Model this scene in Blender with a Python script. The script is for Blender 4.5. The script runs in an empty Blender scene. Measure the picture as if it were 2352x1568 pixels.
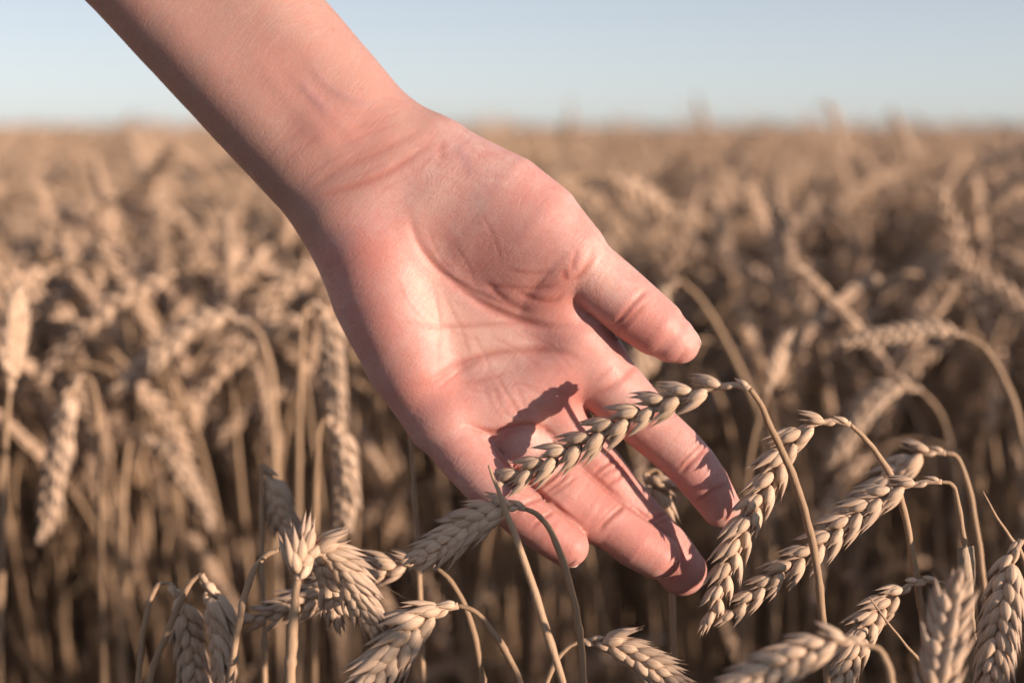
import bpy, bmesh, math, random
import numpy as np
from mathutils import Vector, Matrix, Euler

rng = random.Random(7)
nrg = np.random.default_rng(7)
scene = bpy.context.scene

# ------------------------------------------------------------------ camera
CAM_H = 1.0                       # camera height above the soil (m)
PITCH = math.radians(8.63)        # looking slightly down into the crop
LENS = 50.0
FW, FH = 2352.0, 1568.0           # measuring frame used for placing things
FPX = FW * LENS / 36.0            # focal length in measuring units
D0 = 0.44                         # distance to the hand (m)
S = FPX / D0                      # measuring units per metre at the hand

cam_data = bpy.data.cameras.new('camera')
cam = bpy.data.objects.new('camera', cam_data)
scene.collection.objects.link(cam)
cam.location = (0, 0, CAM_H)
cam.rotation_euler = (math.pi / 2 - PITCH, 0, 0)
cam_data.lens = LENS
cam_data.sensor_width = 36.0
cam_data.clip_start = 0.02
cam_data.clip_end = 3000.0
cam_data.dof.use_dof = True
cam_data.dof.focus_distance = 0.42
cam_data.dof.aperture_fstop = 5.9
cam_data.dof.aperture_blades = 0
scene.camera = cam

CP, SP = math.cos(PITCH), math.sin(PITCH)
CAM_R = np.array([1.0, 0, 0])
CAM_U = np.array([0, SP, CP])
CAM_B = np.array([0, -CP, SP])    # from the scene towards the camera
CAM_O = np.array([0, 0, CAM_H])

# ------------------------------------------------------------------ sun and sky
SUN = 0.85 * CAM_R + 0.065 * CAM_U + 0.52 * CAM_B
SUN /= np.linalg.norm(SUN)
SUN_EL = math.asin(SUN[2])
SUN_AZ = math.atan2(SUN[0], SUN[1])      # clockwise from +Y
sun_data = bpy.data.lights.new('sun', 'SUN')
sun_data.energy = 3.2
sun_data.angle = math.radians(0.55)
sun_data.color = (1.0, 0.775, 0.615)
sun = bpy.data.objects.new('sun', sun_data)
scene.collection.objects.link(sun)
sun.rotation_euler = Vector(SUN).to_track_quat('Z', 'Y').to_euler()

world = bpy.data.worlds.new('World')
scene.world = world
world.use_nodes = True
wn = world.node_tree.nodes
wl = world.node_tree.links
wn.clear()
w_out = wn.new('ShaderNodeOutputWorld')
w_bg = wn.new('ShaderNodeBackground')
w_sky = wn.new('ShaderNodeTexSky')
w_sky.sky_type = 'NISHITA'
w_sky.sun_disc = False
w_sky.sun_elevation = SUN_EL
w_sky.sun_rotation = SUN_AZ
w_sky.altitude = 100
w_sky.air_density = 0.7
w_sky.dust_density = 0.3
w_sky.ozone_density = 3.0
w_bg.inputs['Strength'].default_value = 0.15
# thin summer haze over the whole dome: evens the sky out and takes some colour from it
w_bw = wn.new('ShaderNodeRGBToBW'); w_mix = wn.new('ShaderNodeMix'); w_mix.data_type = 'RGBA'
w_mix.inputs[0].default_value = 0.56
w_gam = wn.new('ShaderNodeGamma'); w_gam.inputs[1].default_value = 0.6
wl.new(w_sky.outputs[0], w_bw.inputs[0]); wl.new(w_sky.outputs[0], w_mix.inputs[6]); wl.new(w_bw.outputs[0], w_mix.inputs[7])
wl.new(w_mix.outputs[2], w_gam.inputs[0]); w_tint = wn.new('ShaderNodeMix'); w_tint.data_type = 'RGBA'; w_tint.blend_type = 'MULTIPLY'; w_tint.inputs[0].default_value = 1.0
w_tint.inputs[7].default_value = (1.01, 0.99, 1.0, 1)
wl.new(w_gam.outputs[0], w_tint.inputs[6]); wl.new(w_tint.outputs[2], w_bg.inputs[0])
wl.new(w_bg.outputs[0], w_out.inputs[0])

scene.render.engine = 'CYCLES'
scene.cycles.use_denoising = True
scene.cycles.max_bounces = 4
scene.cycles.diffuse_bounces = 3
scene.cycles.glossy_bounces = 2
scene.cycles.use_adaptive_sampling = True
scene.cycles.adaptive_threshold = 0.025
scene.cycles.transparent_max_bounces = 6
scene.cycles.caustics_reflective = False
scene.cycles.caustics_refractive = False
scene.view_settings.view_transform = 'Standard'
scene.view_settings.look = 'None'
scene.view_settings.exposure = 1.21
scene.view_settings.gamma = 1.0
scene.view_settings.use_curve_mapping = False

# ------------------------------------------------------------------ helpers
def link(o):
    scene.collection.objects.link(o)
    return o

def metric(p):
    """(u, v, c) measured in the frame, c = nearer than D0 -> metric hand units (1/S m)."""
    p = np.asarray(p, float)
    k = (D0 - p[..., 2] / S) / D0
    return np.stack([(p[..., 0] - FW / 2) * k, -(p[..., 1] - FH / 2) * k, p[..., 2]], -1)

def to_world(m):
    """metric hand units -> world metres."""
    m = np.asarray(m, float) / S
    return CAM_O + m[..., 0:1] * CAM_R + m[..., 1:2] * CAM_U + (m[..., 2:3] - D0) * CAM_B

def wpt(u, v, c):
    return to_world(metric((u, v, c)))

def to_frame(w):
    """world -> (u, v, c)"""
    q = np.asarray(w, float) - CAM_O
    x, y, d = q @ CAM_R, q @ CAM_U, -(q @ CAM_B)
    d = np.where(np.abs(d) < 1e-4, 1e-4, d)
    return np.stack([FW / 2 + x / d * FPX, FH / 2 - y / d * FPX, (D0 - d) * S], -1)

def mesh_obj(name, verts, faces, mat=None, parent=None, smooth=True):
    me = bpy.data.meshes.new(name)
    me.from_pydata([tuple(v) for v in verts], [], [tuple(f) for f in faces])
    me.update()
    if smooth:
        me.polygons.foreach_set('use_smooth', [True] * len(me.polygons))
    if mat:
        me.materials.append(mat)
    o = bpy.data.objects.new(name, me)
    link(o)
    if parent:
        o.parent = parent
    return o

def tag(o, label=None, cat=None, group=None, kind=None):
    if label: o['label'] = label
    if cat: o['category'] = cat
    if group: o['group'] = group
    if kind: o['kind'] = kind
    return o

def new_mat(name):
    m = bpy.data.materials.new(name)
    m.use_nodes = True
    nt = m.node_tree
    b = nt.nodes['Principled BSDF']
    return m, nt.nodes, nt.links, b

def ramp(nodes, stops):
    r = nodes.new('ShaderNodeValToRGB')
    el = r.color_ramp.elements
    while len(el) > 1: el.remove(el[-1])
    el[0].position = stops[0][0]; el[0].color = (*stops[0][1], 1)
    for p, c in stops[1:]:
        e = el.new(p); e.color = (*c, 1)
    return r

def noise(nodes, links, vec, scale, detail=3, rough=0.55, dist=0.0):
    n = nodes.new('ShaderNodeTexNoise')
    n.inputs['Scale'].default_value = scale
    n.inputs['Detail'].default_value = detail
    n.inputs['Roughness'].default_value = rough
    n.inputs['Distortion'].default_value = dist
    if vec is not None: links.new(vec, n.inputs['Vector'])
    return n

def mapping(nodes, links, vec, scale=(1, 1, 1), rot=(0, 0, 0)):
    m = nodes.new('ShaderNodeMapping')
    m.inputs['Scale'].default_value = scale
    m.inputs['Rotation'].default_value = rot
    links.new(vec, m.inputs['Vector'])
    return m.outputs[0]

def mix(nodes, links, fac, a, b, mode='MIX'):
    m = nodes.new('ShaderNodeMix'); m.data_type = 'RGBA'; m.blend_type = mode
    for sock, val in ((m.inputs[0], fac), (m.inputs[6], a), (m.inputs[7], b)):
        if hasattr(val, 'links'): links.new(val, sock)
        elif isinstance(val, (int, float)): sock.default_value = val
        else: sock.default_value = (*val, 1)
    return m.outputs[2]

def math_node(nodes, links, op, a, b=None):
    m = nodes.new('ShaderNodeMath'); m.operation = op
    for sock, val in ((m.inputs[0], a), (m.inputs[1], b)):
        if val is None: continue
        if hasattr(val, 'links'): links.new(val, sock)
        else: sock.default_value = val
    return m.outputs[0]
# ================================================================== THE HAND
# Built as one continuous surface: rounded limb volumes blended into each other,
# every joint placed at its own depth, then creases pressed into the skin.
def smin(a, b, k):
    h = np.clip(0.5 + 0.5 * (b - a) / k, 0, 1)
    return b + (a - b) * h - k * h * (1 - h)

def chain(p, pts, k=None):
    """pts: list of (u, v, c, r); a run of round cones."""
    d = None
    P = metric(np.array([q[:3] for q in pts], float)).astype(np.float32)
    R = np.array([q[3] * (D0 - q[2] / S) / D0 for q in pts], np.float32)
    lo, hi = p.min(0), p.max(0)          # points far from this limb need no exact distance
    gap = np.maximum(np.maximum(P.min(0) - R.max() - hi, lo - P.max(0) - R.max()), 0).max()
    if gap > 110: return np.full(len(p), gap, np.float32)
    for i in range(len(pts) - 1):
        a, b = P[i], P[i + 1]
        ba = b - a
        t = np.clip(((p - a) @ ba) / float(ba @ ba), 0, 1)
        e = p - a - t[:, None] * ba
        di = np.sqrt(np.einsum('ij,ij->i', e, e)) - (R[i] + (R[i + 1] - R[i]) * t)
        d = di if d is None else (np.minimum(d, di) if not k else smin(d, di, k))
    return d

AX = np.array([0.668, 0.744])            # direction of the forearm in the frame
NX = np.array([0.744, -0.668])           # across it
def arm_run(off, rs, cs):
    out = []
    for s_, r, c in zip((-1620, -1000, -500, 0, 330), rs, cs):
        q = np.array([710.0, 260.0]) + AX * s_ + NX * off * (1 + max(0, -s_) * 0.00016)
        out.append((q[0], q[1], c, r))
    return out
FOREARM = [arm_run(-64, (192, 158, 137, 133, 124), (60, 30, 5, 0, 0)),
           arm_run(62, (200, 162, 139, 132, 122), (70, 40, 10, 0, 5))]
WRIST = [(770, 330, 10, 122), (870, 425, 0, 118)]
META = [
    [(930, 372, 0, 112), (1070, 500, 0, 100), (1220, 672, 0, 92), (1318, 782, 20, 84), (1352, 830, 12, 80)],
    [(895, 410, 0, 112), (1030, 590, 0, 96), (1160, 770, -4, 88), (1255, 895, 0, 80)],
    [(850, 455, 0, 112), (960, 640, 2, 98), (1080, 820, -6, 86), (1160, 955, 10, 78)],
    [(815, 500, 8, 112), (862, 680, 18, 98), (927, 828, 24, 86), (1014, 966, 44, 76)],
]
HYPO = [(868, 580, 40, 96), (905, 710, 48, 92), (955, 830, 42, 80)]
PADS = [[(1285, 850, 26, 66), (1210, 900, 34, 64), (1120, 935, 40, 64), (1040, 945, 52, 62)]]
THENAR = [[(1010, 372, 18, 92), (1065, 408, 38, 98), (1160, 458, 62, 102), (1237, 514, 80, 98), (1308, 584, 90, 84)],
          [(1030, 475, 20, 90), (1105, 548, 38, 94), (1192, 612, 52, 85), (1246, 650, 56, 64)]]
THUMB = [(1300, 575, 92, 80), (1345, 618, 86, 75), (1395, 660, 82, 74), (1462, 716, 80, 71.5), (1506, 750, 80, 67), (1543, 778, 80, 55), (1562, 790, 80, 45)]
INDEX = [(1340, 812, 8, 80), (1396, 880, 10, 75), (1442, 927, 10, 70), (1500, 985, 14, 62), (1556, 1034, 20, 59), (1590, 1070, 24, 57), (1622, 1112, 26, 54), (1655, 1164, 26, 46)]
MIDDLE = [(1255, 895, 4, 76), (1300, 988, -8, 64), (1348, 1045, -14, 60), (1380, 1085, -14, 60), (1426, 1143, -16, 57), (1484, 1211, -20, 58), (1535, 1270, -26, 60), (1566, 1309, -30, 57)]
RING = [(1165, 955, 14, 72), (1216, 1052, 18, 68), (1270, 1113, 26, 74), (1301, 1141, 31, 75), (1345, 1173, 36, 68), (1404, 1204, 40, 58.5), (1462, 1247, 42, 58), (1508, 1276, 40, 54)]
PINKY = [(1016, 968, 46, 74), (1076, 1052, 72, 66), (1110, 1090, 84, 63), (1147, 1128, 95, 60), (1205, 1184, 106, 54), (1262, 1224, 112, 52), (1304, 1254, 112, 48.5)]

def hand_sdf(p):
    d = chain(p, FOREARM[0])
    d = smin(d, chain(p, FOREARM[1]), 60)
    d = smin(d, chain(p, WRIST), 40)
    palm = chain(p, META[0])
    for m in META[1:]:
        palm = smin(palm, chain(p, m), 46)
    d = smin(d, palm, 60)
    d = smin(d, chain(p, HYPO), 46)
    d = smin(d, chain(p, PADS[0]), 40)
    th = smin(chain(p, THENAR[0]), chain(p, THENAR[1]), 90)
    d = smin(d, th, 52)
    out = smin(d, chain(p, THUMB), 13)
    for f, k in ((INDEX, 26), (MIDDLE, 24), (RING, 22), (PINKY, 18)):
        out = smin(out, smin(d, chain(p, f), k), 5)
    return out

def sdf_blocks(p, fn, n=24000):
    p = p.astype(np.float32)
    return np.concatenate([fn(p[i:i + n]) for i in range(0, len(p), n)])

def surface_nets(fn, lo, hi, h):
    n = np.ceil((np.array(hi) - lo) / h).astype(int) + 1
    # coarse look first so that only blocks near the skin are filled in
    B = 4
    nb = (n + B - 1) // B
    gc = np.stack(np.meshgrid(*[np.arange(k) for k in nb], indexing='ij'), -1).reshape(-1, 3)
    cen = np.array(lo) + (gc * B + B / 2) * h
    dc = sdf_blocks(cen, fn)
    near = np.abs(dc) < h * B * 0.9 + 8
    V = np.repeat(np.repeat(np.repeat(dc.reshape(nb), B, 0), B, 1), B, 2)
    loc = np.stack(np.meshgrid(*[np.arange(B)] * 3, indexing='ij'), -1).reshape(-1, 3)
    idx = (gc[near][:, None, :] * B + loc[None]).reshape(-1, 3)
    V[idx[:, 0], idx[:, 1], idx[:, 2]] = sdf_blocks(np.array(lo) + idx * h, fn)
    neg = V < 0
    c = [neg[i:neg.shape[0] - 1 + i, j:neg.shape[1] - 1 + j, k:neg.shape[2] - 1 + k] for i in (0, 1) for j in (0, 1) for k in (0, 1)]
    s = sum(x.astype(np.int8) for x in c)
    act = np.argwhere((s > 0) & (s < 8))
    ids = -np.ones(s.shape, np.int64)
    ids[tuple(act.T)] = np.arange(len(act))
    corners = np.array([(i, j, k) for i in (0, 1) for j in (0, 1) for k in (0, 1)])
    vals = np.stack([V[tuple((act + o).T)] for o in corners], 1)
    acc = np.zeros((len(act), 3)); cnt = np.zeros(len(act))
    for a in range(8):
        for b in range(a + 1, 8):
            if np.abs(corners[a] - corners[b]).sum() != 1: continue
            va, vb = vals[:, a], vals[:, b]
            m = (va < 0) != (vb < 0)
            t = va[m] / (va[m] - vb[m])
            acc[m] += corners[a] + t[:, None] * (corners[b] - corners[a])
            cnt[m] += 1
    P = np.array(lo) + (act + acc / cnt[:, None]) * h
    quads = []
    for ax in range(3):
        o1, o2 = [(1, 2), (2, 0), (0, 1)][ax]
        sl0 = [slice(None)] * 3; sl1 = [slice(None)] * 3
        sl0[ax] = slice(0, -1); sl1[ax] = slice(1, None)
        a, b = neg[tuple(sl0)], neg[tuple(sl1)]
        e = np.argwhere(a != b)
        e = e[(e[:, o1] > 0) & (e[:, o2] > 0) & (e[:, o1] < s.shape[o1]) & (e[:, o2] < s.shape[o2])]
        fl = a[tuple(e.T)]
        q = []
        for d1, d2 in ((1, 1), (0, 1), (0, 0), (1, 0)):
            f = e.copy(); f[:, o1] -= d1; f[:, o2] -= d2
            q.append(ids[tuple(f.T)])
        q = np.stack(q, 1)
        q[~fl] = q[~fl][:, ::-1]
        quads.append(q)
    Q = np.concatenate(quads)
    return P, Q[(Q >= 0).all(1)]

def subdivide(P, Q):
    e = np.sort(np.concatenate([Q[:, [0, 1]], Q[:, [1, 2]], Q[:, [2, 3]], Q[:, [3, 0]]]), 1)
    key = e[:, 0] * len(P) + e[:, 1]
    u, inv = np.unique(key, return_inverse=True)
    a, b = u // len(P), u % len(P)
    n0, nq = len(P), len(Q)
    P2 = np.concatenate([P, (P[a] + P[b]) / 2, P[Q].mean(1)])
    m = [n0 + inv[i * nq:(i + 1) * nq] for i in range(4)]
    fc = n0 + len(u) + np.arange(nq)
    Q2 = np.concatenate([np.stack([Q[:, 0], m[0], fc, m[3]], 1), np.stack([m[0], Q[:, 1], m[1], fc], 1),
                         np.stack([fc, m[1], Q[:, 2], m[2]], 1), np.stack([m[3], fc, m[2], Q[:, 3]], 1)])
    return P2, Q2

def gradient(fn, P, e=1.5):
    k = np.array([(1, -1, -1), (-1, -1, 1), (-1, 1, -1), (1, 1, 1)], float)
    g = sum(kk * sdf_blocks(P + kk * e, fn)[:, None] for kk in k) / (4 * e)
    return g

def project(fn, P, n=2):
    for _ in range(n):
        d = sdf_blocks(P, fn)
        g = gradient(fn, P)
        P = P - g * (d / np.maximum((g * g).sum(1), 0.2))[:, None]
    return P

def poly_dist(uv, line):
    """distance to a polyline in the frame and position 0..1 along it"""
    L = np.array(line, float)
    best = np.full(len(uv), 1e9); tt = np.zeros(len(uv))
    seg = np.linalg.norm(np.diff(L, axis=0), axis=1); tot = seg.sum(); acc = 0
    for i in range(len(L) - 1):
        a, b = L[i, :2], L[i + 1, :2]
        ba = b - a
        t = np.clip(((uv - a) @ ba) / (ba @ ba), 0, 1)
        d = np.linalg.norm(uv - a - t[:, None] * ba, axis=1)
        m = d < best
        best[m] = d[m]; tt[m] = (acc + t[m] * seg[i]) / tot
        acc += seg[i]
    return best, tt

def smooth_line(pts, n=8):
    P = np.array(pts, float)
    if len(P) < 3: return P
    Q = np.concatenate([[2 * P[0] - P[1]], P, [2 * P[-1] - P[-2]]])
    out = []
    for i in range(1, len(Q) - 2):
        p0, p1, p2, p3 = Q[i - 1:i + 3]
        for t in np.linspace(0, 1, n, endpoint=False):
            out.append(0.5 * (2 * p1 + (p2 - p0) * t + (2 * p0 - 5 * p1 + 4 * p2 - p3) * t * t + (3 * p1 - p0 - 3 * p2 + p3) * t ** 3))
    out.append(P[-1])
    return np.array(out)

# creases: (points, depth, half width, redness)
CREASES = [
    # line around the ball of the thumb
    ([(940, 478), (955, 545), (990, 600), (1050, 655), (1120, 705), (1200, 738), (1262, 750), (1330, 745)], 4.9, 9, 0.6),
    ([(985, 610), (1080, 665), (1160, 700), (1215, 722)], 1.8, 6, 0.3),
    ([(1110, 640), (1160, 690), (1225, 722)], 2.4, 7, 0.4),
    ([(1090, 655), (1150, 660), (1230, 662), (1290, 652)], 1.8, 6, 0.4),
    ([(1180, 668), (1235, 690), (1275, 690), (1296, 665)], 2.8, 7, 0.5),
    ([(1160, 622), (1220, 628), (1280, 622)], 1.3, 5, 0.3),
    # thumb root folds
    ([(1303, 648), (1296, 632), (1298, 615)], 1.8, 6, 0.9),
    ([(1306, 648), (1316, 640), (1327, 636), (1348, 612), (1362, 585), (1366, 560)], 2.5, 6, 0.8),
    ([(1318, 625), (1316, 605), (1326, 570)], 1.7, 6, 0.6),
    # palm lines
    ([(905, 738), (1000, 750), (1090, 748), (1180, 742), (1262, 752)], 1.6, 6, 0.4),
    ([(925, 885), (985, 880), (1050, 838), (1120, 815), (1200, 805), (1290, 808), (1345, 835)], 3.0, 8, 0.6),
    ([(1000, 895), (1060, 850), (1110, 822)], 1.4, 5, 0.4),
    ([(1165, 893), (1195, 880), (1240, 905)], 1.0, 4, 0.3),
    ([(1140, 860), (1165, 905), (1195, 955), (1210, 975)], 1.3, 4, 0.3),
    ([(990, 640), (1010, 740), (1005, 850)], 0.9, 5, 0.2),
    ([(1080, 760), (1110, 810), (1130, 860)], 0.8, 5, 0.2),
    # finger roots
    ([(1060, 968), (1085, 980), (1125, 992), (1160, 984), (1205, 974), (1230, 976), (1262, 995), (1282, 1010)], 4.5, 6, 0.9),
    ([(1150, 1002), (1185, 988), (1220, 985)], 1.8, 5, 0.5),
    ([(1350, 905), (1395, 893), (1450, 850), (1475, 838)], 2.2, 7, 0.5),
    ([(1362, 880), (1410, 838)], 1.2, 6, 0.3),
    # clefts between the fingers: dented, with the gaps' shade put into the colour
    ([(1118, 1000), (1141, 1031), (1157, 1054), (1174, 1068), (1210, 1102), (1246, 1140), (1288, 1174), (1327, 1207), (1350, 1236)], 10.0, 6, 0.7),
    ([(1296, 1036), (1316, 1055), (1352, 1087), (1388, 1118), (1433, 1156), (1497, 1197), (1537, 1229), (1562, 1258)], 7.0, 5, 0.6),
    # index joints
    ([(1478, 988), (1500, 955), (1520, 925)], 3.7, 6, 0.5),
    ([(1560, 1088), (1592, 1055), (1626, 1022)], 5.0, 5, 0.6),
    ([(1552, 1076), (1584, 1043), (1614, 1016)], 2.5, 4, 0.4),
    ([(1598, 1155), (1640, 1125), (1680, 1108)], 2.5, 4, 0.4),
    # middle joints
    ([(1360, 1090), (1396, 1064), (1424, 1052)], 4.3, 5, 0.6),
    ([(1372, 1100), (1404, 1078), (1436, 1066)], 3.4, 4, 0.5),
    ([(1388, 1120), (1412, 1102), (1440, 1082)], 2.8, 4, 0.5),
    ([(1490, 1200), (1512, 1186), (1536, 1178)], 4.7, 5, 0.6),
    ([(1500, 1212), (1520, 1198), (1545, 1188)], 2.5, 4, 0.4),
    # ring joints
    ([(1236, 1122), (1268, 1098), (1304, 1066)], 4.0, 5, 0.6),
    ([(1246, 1136), (1280, 1110), (1312, 1080)], 4.0, 5, 0.5),
    ([(1258, 1142), (1292, 1118), (1326, 1092)], 2.5, 4, 0.4),
    ([(1372, 1222), (1398, 1190), (1438, 1156)], 5.3, 5, 0.6),
    ([(1366, 1214), (1392, 1180), (1428, 1150)], 1.9, 4, 0.3),
    # pinky joints
    ([(1180, 1180), (1205, 1158), (1246, 1142)], 4.0, 5, 0.5),
    ([(1216, 1215), (1246, 1190), (1276, 1172)], 3.1, 4, 0.5),
    # thumb joint
    ([(1400, 756), (1420, 738), (1452, 700), (1480, 672), (1502, 668)], 4.0, 6, 0.5),
    ([(1410, 770), (1434, 744), (1466, 712), (1490, 688)], 2.2, 7, 0.3),
    # wrist lines
    ([(700, 470), (745, 448), (820, 425), (880, 402), (930, 372), (970, 345), (1010, 330)], 1.9, 8, 0.55),
    ([(690, 455), (735, 420), (790, 385), (860, 355), (930, 320), (985, 292)], 1.7, 10, 0.25),
    ([(720, 425), (790, 375), (870, 340), (950, 300)], 0.6, 6, 0.2),
    ([(640, 385), (690, 340), (735, 310)], 0.7, 8, 0.2),
    ([(600, 372), (660, 320), (720, 285)], 0.4, 8, 0.1),
    ([(1018, 322), (1012, 345), (1020, 368)], 1.4, 8, 0.3),
    ([(930, 372), (955, 392), (985, 360)], 0.6, 6, 0.3),
    ([(740, 256), (830, 262), (900, 240)], 0.5, 9, 0.0),
    ([(1010, 660), (1060, 760), (1085, 850)], 0.7, 4, 0.2), ([(960, 700), (1040, 760), (1120, 790)], 0.6, 4, 0.2),
    ([(1120, 770), (1180, 800), (1260, 860)], 0.7, 4, 0.25), ([(1200, 760), (1270, 800), (1330, 870)], 0.6, 4, 0.2),
    ([(1060, 880), (1120, 870), (1180, 850)], 0.6, 4, 0.2), ([(1040, 560), (1075, 610), (1090, 660)], 0.6, 4, 0.15),
    ([(1100, 480), (1140, 560), (1150, 620)], 0.6, 4, 0.15), ([(980, 520), (1010, 590), (1060, 640)], 0.8, 4, 0.2),
    ([(900, 620), (940, 700), (1000, 760)], 0.6, 4, 0.15), ([(1130, 880), (1150, 930), (1175, 965)], 0.8, 4, 0.25),
    ([(1180, 870), (1200, 920), (1215, 965)], 0.7, 4, 0.2), ([(1250, 880), (1285, 900), (1310, 912)], 0.9, 4, 0.3),
    ([(770, 420), (830, 400), (900, 365)], 0.9, 4, 0.1), ([(730, 400), (800, 365), (880, 325)], 0.8, 4, 0.1),
    ([(760, 350), (830, 315), (920, 280)], 0.7, 4, 0.1), ([(690, 420), (740, 380), (800, 350)], 0.8, 4, 0.1),
    ([(800, 300), (860, 278), (930, 250)], 0.6, 4, 0.1), ([(860, 450), (900, 425), (945, 400)], 0.8, 4, 0.2),
]
# tendons and veins that lift the skin: (points, height, half width, colour)
RIDGES = [
    ([(560, 100), (650, 205), (735, 300), (800, 375)], 2.2, 26, 0.0),
    ([(640, 140), (720, 225), (790, 290), (850, 345)], 1.5, 18, 0.0),
    ([(700, 130), (745, 190), (800, 225), (880, 255)], 1.0, 10, 0.6),
    ([(690, 180), (712, 215), (760, 262)], 1.1, 10, 0.8),
    ([(1040, 330), (1075, 372), (1085, 420)], 0.8, 12, 0.7),
]
REDS = [  # rosy areas of the palm and finger pads: (u, v, radius, amount)
    (850, 590, 95, .55), (900, 740, 90, .35), (1010, 900, 100, .6), (1200, 500, 120, .35), (1130, 650, 110, .4),
    (1290, 690, 70, .5), (1290, 850, 90, .4), (1500, 770, 90, .55), (1440, 735, 60, .4), (1330, 930, 60, .45),
    (1470, 1010, 70, .45), (1600, 1120, 70, .5), (1400, 1100, 70, .4), (1560, 1300, 60, .6), (1360, 1180, 70, .45),
    (1470, 1240, 60, .6), (1215, 1190, 70, .45), (1300, 1250, 55, .7), (1100, 1060, 60, .35), (800, 300, 110, .3), (640, 170, 90, .25)]
PALES = [(1080, 780, 90, .55), (1180, 560, 60, .3), (960, 640, 70, .4), (1010, 720, 70, .5), (1370, 620, 55, .5), (1180, 790, 70, .35),
         (1250, 1010, 50, .3), (1440, 960, 40, .25), (1090, 430, 60, .25), (980, 480, 50, .35), (1420, 690, 35, .3)]

def build_hand():
    lo, hi = (-1860, -700, -330), (640, 1850, 330)
    P, Q = surface_nets(hand_sdf, lo, hi, 8.0)
    P = project(hand_sdf, P, 1)
    P, Q = subdivide(P, Q)
    P = project(hand_sdf, P, 2)
    # settle the points that straddle the clefts between fingers
    E = np.unique(np.sort(np.concatenate([Q[:, [0, 1]], Q[:, [1, 2]], Q[:, [2, 3]], Q[:, [3, 0]]]), 1), axis=0)
    deg = np.bincount(E.ravel(), minlength=len(P)).astype(float)[:, None]
    def neigh(A):
        o_ = np.stack([np.bincount(E.ravel(), A[E[:, ::-1].ravel(), c_], len(A)) for c_ in range(A.shape[1])], 1)
        return o_ / np.maximum(deg, 1)
    G0 = gradient(hand_sdf, P); G0 /= np.maximum(np.linalg.norm(G0, axis=1), 1e-6)[:, None]
    rough = np.clip((0.93 - np.einsum('ij,ij->i', G0, neigh(G0))) * 8, 0, 1)[:, None]
    for _ in range(3): rough = np.maximum(rough, neigh(rough) * 0.9)
    for _ in range(12):
        P = P + (neigh(P) - P) * rough * 0.8
    N = gradient(hand_sdf, P, 3.0)
    N /= np.maximum(np.linalg.norm(N, axis=1), 1e-6)[:, None]
    k = (D0 - P[:, 2] / S) / D0
    uv = np.stack([P[:, 0] / k + FW / 2, -P[:, 1] / k + FH / 2], 1)
    front = np.clip((N[:, 2] + 0.15) / 0.45, 0, 1)
    front = front * front * (3 - 2 * front)
    disp = np.zeros(len(P)); red = np.zeros(len(P)); vein = np.zeros(len(P)); line = np.zeros(len(P))
    for pts, dep, wid, r in CREASES:
        L = smooth_line(pts, 6)
        box = ((uv > L.min(0) - 60) & (uv < L.max(0) + 60)).all(1) & (front > 0)
        ii = np.nonzero(box)[0]
        d, t = poly_dist(uv[ii], L)
        fade = np.clip(np.minimum(t, 1 - t) * 4.5, 0.05, 1)
        g = np.exp(-(d / wid) ** 2)
        lips = np.exp(-((d - wid * 2.2) / (wid * 1.5)) ** 2) * 0.22
        disp[ii] += (lips - g) * dep * 0.72 * fade * front[ii]
        line[ii] = np.maximum(line[ii], np.exp(-(d / max(3.4, wid * .55)) ** 2) * fade * min(1, dep / 2.6) * front[ii])
        red[ii] = np.maximum(red[ii], np.exp(-(d / (wid * 1.6)) ** 2) * r * fade * front[ii])
    for pts, hgt, wid, v in RIDGES:
        L = smooth_line(pts, 6)
        box = ((uv > L.min(0) - 90) & (uv < L.max(0) + 90)).all(1) & (front > 0)
        ii = np.nonzero(box)[0]
        d, t = poly_dist(uv[ii], L)
        fade = np.clip(np.minimum(t, 1 - t) * 4, 0, 1)
        g = np.exp(-(d / wid) ** 2) * fade * front[ii]
        disp[ii] += g * hgt
        vein[ii] = np.maximum(vein[ii], g * v)
    for u, v, r in ((527, 187, 5.5), (765, 69, 3.5), (690, 300, 3.0), (830, 205, 2.8)):      # moles
        line = np.maximum(line, 1.5 * np.exp(-((uv[:, 0] - u) ** 2 + (uv[:, 1] - v) ** 2) / r ** 2) * front)
    blot = np.zeros(len(P))
    for u, v, r, a in REDS:
        blot += 1.25 * a * np.exp(-((uv[:, 0] - u) ** 2 + (uv[:, 1] - v) ** 2) / r ** 2)
    for u, v, r, a in PALES:
        blot -= a * np.exp(-((uv[:, 0] - u) ** 2 + (uv[:, 1] - v) ** 2) / r ** 2)
    # palm skin (1) against the drier skin of arm and back of the hand (0)
    s_arm = (uv - np.array([860.0, 425.0])) @ AX
    palm = np.clip((s_arm + 25) / 70, 0, 1) * front
    # gentle unevenness of flesh
    low = (np.sin(P[:, 0] / 61 + 1.3) * np.sin(P[:, 1] / 53 + .4) * np.sin(P[:, 2] / 70 + 2.) +
           0.6 * np.sin(P[:, 0] / 27 + P[:, 1] / 39) * np.sin(P[:, 1] / 23 - P[:, 0] / 45 + 1.))
    disp += low * 0.5
    P = P + N * disp[:, None]
    W = to_world(P)
    origin = wpt(860, 425, 0)
    me = bpy.data.meshes.new('person')
    me.vertices.add(len(W)); me.vertices.foreach_set('co', (W - origin).astype(np.float32).ravel())
    me.loops.add(Q.size); me.loops.foreach_set('vertex_index', Q.astype(np.int32).ravel())
    me.polygons.add(len(Q))
    me.polygons.foreach_set('loop_start', np.arange(0, Q.size, 4, dtype=np.int32))
    me.polygons.foreach_set('use_smooth', np.ones(len(Q), bool))
    me.update(calc_edges=True); me.validate()
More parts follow.
